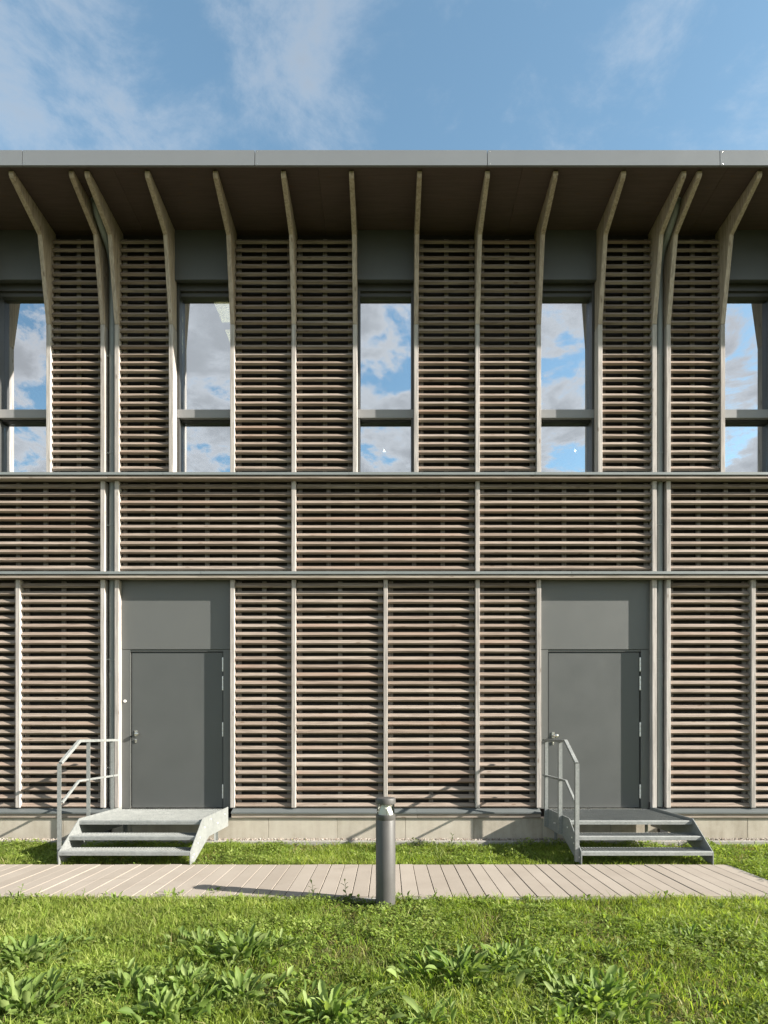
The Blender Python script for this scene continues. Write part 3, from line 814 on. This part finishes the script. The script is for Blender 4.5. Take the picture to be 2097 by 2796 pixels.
def lawn(name, n, reg, hmin, hmax, label, keep=None, wide=1.0, sparse=0.5):
    X, Y = scatter(n, *reg)
    big = vnoise(X, Y, 1.1, 3) * 0.6 + vnoise(X, Y, 3.1, 4) * 0.4
    cl = vnoise(X, Y, 7.0, 5) * 0.55 + vnoise(X, Y, 17.0, 6) * 0.45
    k = rng.random(n) < np.clip(sparse + 2.4 * (0.55 * big + 0.45 * cl - 0.40), 0.06, 1.0)
    if keep is not None: k &= keep(X, Y)
    X, Y, big, cl = X[k], Y[k], big[k], cl[k]; n = len(X)
    H = hmin + (hmax - hmin) * np.clip(-0.05 + 0.75 * cl + 0.55 * big, 0.05, 1.3) * rng.uniform(0.35, 1.15, n)
    tall = rng.random(n) < 0.035; H[tall] *= rng.uniform(1.3, 1.9, tall.sum())
    Wd = rng.uniform(0.0025, 0.0075, n) * wide
    lean = rng.uniform(0.15, 1.15, n)
    tone = np.clip(0.55 + 0.7 * (big - 0.5) + rng.normal(0, 0.24, n), 0, 1)
    dryp = np.clip((0.50 - big) * 2.6, 0, 0.65) + 0.06
    dry = np.where(rng.random(n) < dryp, rng.uniform(0.35, 1.0, n), rng.uniform(0, 0.12, n))
    short = dry > 0.3; H[short] *= 0.7; lean[short] = rng.uniform(0.8, 1.3, short.sum())
    o = link(name, blades(name, X, Y, H, Wd, lean, tone, dry))
    o['kind'] = 'stuff'; o['label'] = label; o['category'] = 'grass'
    return o

inview = lambda X, Y: np.abs(X) < 0.70 * Y + 1.1
lawn('lawn_grass', 270000, (-5.0, 5.0, 2.1, PY0 - 0.045), 0.025, 0.105, 'sunlit lawn grass in front of the paved path', inview)
offp = lambda X, Y: ~((X < PX1 + 0.055) & (Y < PY1 + 0.012))
lawn('verge_grass', 190000, (-6.6, 6.6, PY1 - 1.26, 7.70), 0.025, 0.105, 'strip of grass between the path and the building', offp, 1.25)

def coarse(name, n, reg, label, keep=None, h=(0.07, 0.17), w=(0.006, 0.012)):
    X, Y = scatter(n, *reg)
    c = vnoise(X, Y, 1.7, 31) * 0.5 + vnoise(X, Y, 6.0, 32) * 0.5
    k = rng.random(n) < np.clip((c - 0.36) * 3.2, 0.04, 1)
    if keep is not None: k &= keep(X, Y)
    X, Y, c = X[k], Y[k], c[k]; n = len(X)
    H = rng.uniform(h[0], h[1], n) * np.clip(0.5 + 0.9 * c, 0.5, 1.3)
    tone = np.clip(0.35 + rng.normal(0, 0.3, n) + 0.5 * (c - 0.5), 0, 1)
    dry = np.where(rng.random(n) < 0.10, rng.uniform(0.4, 1, n), 0.0)
    o = link(name, blades(name, X, Y, H, rng.uniform(w[0], w[1], n), rng.uniform(0.3, 1.25, n), tone, dry))
    o['kind'] = 'stuff'; o['label'] = label; o['category'] = 'grass'
coarse('coarse_grass', 11000, (-5.0, 5.0, 2.1, PY0 - 0.03), 'coarse longer grass blades standing through the lawn', inview, (0.05, 0.12), (0.005, 0.010))
coarse('path_edge_grass', 5000, (-5.2, 5.2, PY0 - 0.16, PY0 - 0.035), 'longer grass leaning over the near edge of the path', inview, (0.04, 0.10), (0.004, 0.009))
coarse('verge_coarse_grass', 12000, (-6.6, 6.6, PY1 - 1.26, 7.70), 'coarse longer grass in the strip below the plinth', offp, (0.05, 0.12), (0.005, 0.011))

# small round and feathery herbs in the grass
def herbs(name, n, reg, label, keep=None, hmax=0.07, size=(0.008, 0.022), thr=0.5):
    X, Y = scatter(n, *reg)
    d = vnoise(X, Y, 2.4, 21) * 0.5 + vnoise(X, Y, 8.0, 22) * 0.5
    k = d + rng.normal(0, 0.08, n) > thr
    if keep is not None: k &= keep(X, Y)
    X, Y, d = X[k], Y[k], d[k]; n = len(X)
    Z = hmax * np.clip((d - thr) * 2.2 + 0.2, 0.1, 1.0) * rng.uniform(0.3, 1.1, n)
    S = rng.uniform(size[0], size[1], n) * rng.uniform(0.7, 1.2, n); A = rng.uniform(0, 2 * np.pi, n); tilt = rng.uniform(-0.25, 0.9, n)
    ca, sa = np.cos(A), np.sin(A)
    prof = [(0, 0, 0), (0.45, -0.34, 0.06), (1.0, 0, -0.04), (0.45, 0.34, 0.06), (0.5, 0, -0.05)]
    V = np.zeros((n, 5, 3))
    for i, (u, w, h) in enumerate(prof):
        r_ = S * u * np.cos(tilt); zz = S * (u * np.sin(tilt) + h)
        V[:, i, 0] = X + ca * r_ - sa * S * w; V[:, i, 1] = Y + sa * r_ + ca * S * w; V[:, i, 2] = Z + zz - 0.006
    base = (np.arange(n) * 5)[:, None]
    loops = (base + np.array([[0, 1, 4, 1, 2, 4, 2, 3, 4, 3, 0, 4]])).ravel(); sizes = np.full(n * 4, 3)
    tone = np.clip(0.45 + rng.normal(0, 0.25, n) + (d - 0.6), 0, 1)
    o = link(name, raw_mesh(name, V.reshape(-1, 3), (loops, sizes), M['herb'], {'tone': np.repeat(tone, 5)}))
    o['kind'] = 'stuff'; o['label'] = label; o['category'] = 'ground cover'
    return o
herbs('lawn_herbs', 170000, (-5, 5, 2.1, PY0 - 0.045), 'small leafy herbs scattered through the lawn', inview, 0.07, (0.010, 0.034), 0.44)
herbs('verge_herbs', 150000, (-6.6, 6.6, PY1 - 1.26, 7.70), 'small leafy herbs in the strip below the plinth', offp, 0.10, (0.012, 0.036), 0.42)

herbs('lawn_broad_herbs', 9000, (-5, 5, 2.1, PY0 - 0.03), 'broader low weed leaves sprinkled through the lawn', inview, 0.06, (0.03, 0.06), 0.46)
herbs('verge_broad_herbs', 14000, (-6.6, 6.6, PY1 - 1.26, 7.70), 'broader low weed leaves in the strip below the plinth', offp, 0.10, (0.025, 0.055), 0.42)
# gravel stones
def stones():
    n = 5200
    X, Y = scatter(n, -6.5, 6.5, 7.768, 7.975)
    ico = np.array([(0,0,1),(.9,0,.2),(.28,.86,.2),(-.73,.53,.2),(-.73,-.53,.2),(.28,-.86,.2),(0,0,-.6)])
    tri = np.array([(0,1,2),(0,2,3),(0,3,4),(0,4,5),(0,5,1),(6,2,1),(6,3,2),(6,4,3),(6,5,4),(6,1,5)])
    S = rng.uniform(0.007, 0.017, n); A = rng.uniform(0, 6.28, n)
    V = np.zeros((n, 7, 3))
    jit = rng.uniform(0.7, 1.25, (n, 7))
    sx_, sy_, sz_ = rng.uniform(0.8, 1.5, n), rng.uniform(0.7, 1.1, n), rng.uniform(0.5, 0.9, n)
    for i, p in enumerate(ico):
        a = p[0] * sx_ * jit[:, i] * S; b = p[1] * sy_ * jit[:, i] * S
        V[:, i, 0] = X + a * np.cos(A) - b * np.sin(A); V[:, i, 1] = np.clip(Y + a * np.sin(A) + b * np.cos(A), 7.763, 7.979); V[:, i, 2] = 0.022 + S * 0.4 + p[2] * sz_ * S * jit[:, i] + rng.uniform(0, 0.012)
    loops = ((np.arange(n) * 7)[:, None] + tri.ravel()[None]).ravel()
    o = link('gravel_stones', raw_mesh('gravel_stones', V.reshape(-1, 3), (loops, np.full(n * 10, 3)), M['stone']))
    o['kind'] = 'stuff'; o['label'] = 'loose pale gravel stones along the plinth'; o['category'] = 'gravel'
stones()

# broad-leaved weeds
def leaf_mesh(kind):
    """a unit-long spoon-shaped leaf growing along +Y: stalk, widest past the middle, wavy toothed edge, folded along its midrib"""
    mb_ = MB(); n = 9
    rr = random.Random(kind * 17 + 3)
    wmax = rr.uniform(0.12, 0.20); curl = rr.uniform(0.15, 0.55); tw = rr.uniform(-0.5, 0.5); side = rr.uniform(-0.16, 0.16)
    for i in range(n + 1):
        t = i / n
        w = 0.010 + wmax * (max(0.0, (t - 0.12) / 0.88) ** 1.1 * (1 - t) ** 0.62) / 0.345
        if i == n: w = 0.004
        w *= 1 + rr.uniform(-.16, .16)
        z = 0.30 * t - curl * t ** 2.6
        xx = side * t * t
        roll = tw * t
        wav = 0.020 * math.sin(9 * t + kind)
        for q, lift in ((-1, 0.42), (-0.5, 0.12), (0, 0), (0.5, 0.12), (1, 0.42)):
            mb_.v.append((xx + q * w * math.cos(roll), t, z + lift * w + q * w * math.sin(roll) + (wav if q == -1 else -wav if q == 1 else 0)))
        if i:
            for k in range(4): mb_.f.append(((i - 1) * 5 + k, (i - 1) * 5 + k + 1, i * 5 + k + 1, i * 5 + k))
    me_ = bpy.data.meshes.new('leaf'); me_.from_pydata(mb_.v, [], mb_.f); me_.materials.append(M['leaf'])
    me_.polygons.foreach_set('use_smooth', [True] * len(me_.polygons))
    return me_
LEAVES = [leaf_mesh(k) for k in range(10)]

def gpos(px_, py_, z=0.0):
    Y = (EYE - z) * F / (py_ - CY); return (px_ - CX) * Y / F, Y

def weed(px_, py_, size, n, label, inner=26, erect=0.5, group='broad-leaved weeds in the lawn'):
    size *= 0.9
    stretch = random.uniform(0.8, 1.5)
    x, y = gpos(px_, py_)
    t = thing('broadleaf_weed', label, 'weed', (x, y, -0.012), group)
    for k in range(n):
        a = k * 2.39996 + random.uniform(-.35, .35); f = (k + 0.5) / n
        a += random.gauss(0, 0.5)
        el = R(random.uniform(12, 72)) * (1.15 - 0.5 * f) * (0.6 + 0.8 * erect)
        s = size * random.uniform(0.5, 1.05)
        r0 = size * (0.05 + 0.65 * math.sqrt(f)) * random.uniform(0.3, 1.15)
        o = link('leaf', LEAVES[random.randrange(10)], t, (-math.sin(a) * r0 * stretch, math.cos(a) * r0, 0.012 + 0.02 * (1 - f)))
        o.rotation_euler = Euler((el, random.uniform(-.35, .35), a), 'XYZ'); o.scale = (s * random.uniform(0.65, 1.1), s, s * random.uniform(0.6, 1.3))
    # the small inner leaves, too dense to pick apart
    inn = MB()
    for k in range(int(inner * 8.0)):
        src = LEAVES[random.randrange(10)]
        a = random.uniform(0, 6.28); el = R(random.uniform(5, 80)); s = size * random.uniform(0.22, 0.8)
        r0 = random.uniform(0, 1.5) * size
        Mx = Matrix.Translation((-math.sin(a + random.uniform(-.9, .9)) * r0 * stretch, math.cos(a + random.uniform(-.9, .9)) * r0, 0.01)) @ Euler((el, random.uniform(-.5, .5), a)).to_matrix().to_4x4() @ Matrix.Diagonal((s * random.uniform(0.6, 1.0), s, s * random.uniform(0.5, 1.3), 1))
        inn.poly([tuple(Mx @ v.co) for v in src.vertices], [tuple(p_.vertices) for p_ in src.polygons])
    me_ = bpy.data.meshes.new('inner_leaves'); me_.from_pydata(inn.v, [], inn.f); me_.materials.append(M['leaf'])
    me_.polygons.foreach_set('use_smooth', [True] * len(me_.polygons))
    o = link('inner_leaves', me_, t); o['kind'] = 'stuff'
    return t
for (a, b, s, n, inner) in ((70, 2625, .20, 18, 30), (352, 2700, .165, 18, 22), (510, 2700, .16, 16, 26), (665, 2612, .20, 22, 34), (556, 2590, .15, 12, 20),
                            (765, 2585, .12, 9, 14), (656, 2724, .16, 14, 24), (455, 2782, .20, 12, 18), (905, 2778, .19, 16, 22), (60, 2760, .20, 14, 26),
                            (1255, 2668, .205, 22, 36), (1385, 2628, .17, 13, 20), (1494, 2650, .15, 13, 20), (1638, 2742, .20, 22, 34), (1548, 2800, .17, 8, 10),
                            (1172, 2800, .18, 9, 10)):
    weed(a, b, s, n, 'large clump of broad green weed leaves growing in the lawn' if s >= .19 else 'medium clump of broad green weed leaves growing in the lawn', inner)
for (a, b, s, n, inner) in ((1882, 2566, .13, 9, 12), (245, 2560, .10, 6, 6), (1660, 2612, .12, 8, 10), (590, 2440, .08, 7, 8), (130, 2462, .09, 7, 8), (1990, 2560, .10, 6, 8), (1490, 2520, .08, 6, 6)):
    weed(a, b, s, n, 'small low rosette of narrow weed leaves in the short grass', inner, 0.7, 'small weed rosettes in the lawn')

for a in (40, 215, 330, 480, 640, 705, 790, 1120, 1165, 1300, 1430, 1580, 1830):
    weed(a + random.uniform(-20, 20), random.uniform(2452, 2466), random.uniform(.07, .11), 6, 'small leafy weed tuft at the lawn edge of the paved path', 4, 0.9, 'weed tufts along the path edge')

# upright leafy weeds at the edges of the path and the plinth
def stalk(px_, py_, h, n, label, group, z=0.0):
    x, y = gpos(px_, py_, z)
    t = thing('leafy_weed', label, 'weed', (x, y, -0.012), group)
    lean = Vector((random.uniform(-.25, .25), random.uniform(-.2, .2), 1)).normalized()
    pts = [lean * (h * k / 5) + Vector((0.006 * math.sin(k * 1.7), 0, 0)) for k in range(6)]
    st = MB().tube([tuple(p_) for p_ in pts], [0.0035, 0.0032, 0.0028, 0.0024, 0.002, 0.0012], 6)
    link('stem', st.mesh('stem', M['stem'], True), t)
    for k in range(n):
        f = (k + 0.6) / n; p_ = lean * (h * f)
        a = k * 2.4 + random.uniform(-.4, .4); s = h * random.uniform(0.26, 0.42) * (1.15 - 0.5 * f)
        o = link('leaf', LEAVES[random.randrange(10)], t, tuple(p_)); o.rotation_euler = Euler((R(random.uniform(15, 60)), random.uniform(-.3, .3), a)); o.scale = (s * 0.9, s, s)
for (a, b, h) in ((862, 2462, .17), (950, 2460, .18), (55, 2455, .13), (228, 2458, .11), (845, 2470, .12), (1190, 2455, .10)):
    stalk(a, b, h, 9, 'upright leafy weed at the lawn edge of the path, close to the bollard' if 800 < a < 1250 else 'upright leafy weed at the lawn edge of the path, opposite the steps', 'weeds along the path edge')
for (a, b, h) in ((1232, 2318, .19), (1262, 2322, .14), (800, 2322, .13), (1195, 2325, .12), (885, 2320, .11), (640, 2322, .10), (1995, 2325, .12)):
    stalk(a, b, h, 9, 'upright leafy weed growing at the foot of the plinth', 'weeds below the plinth')
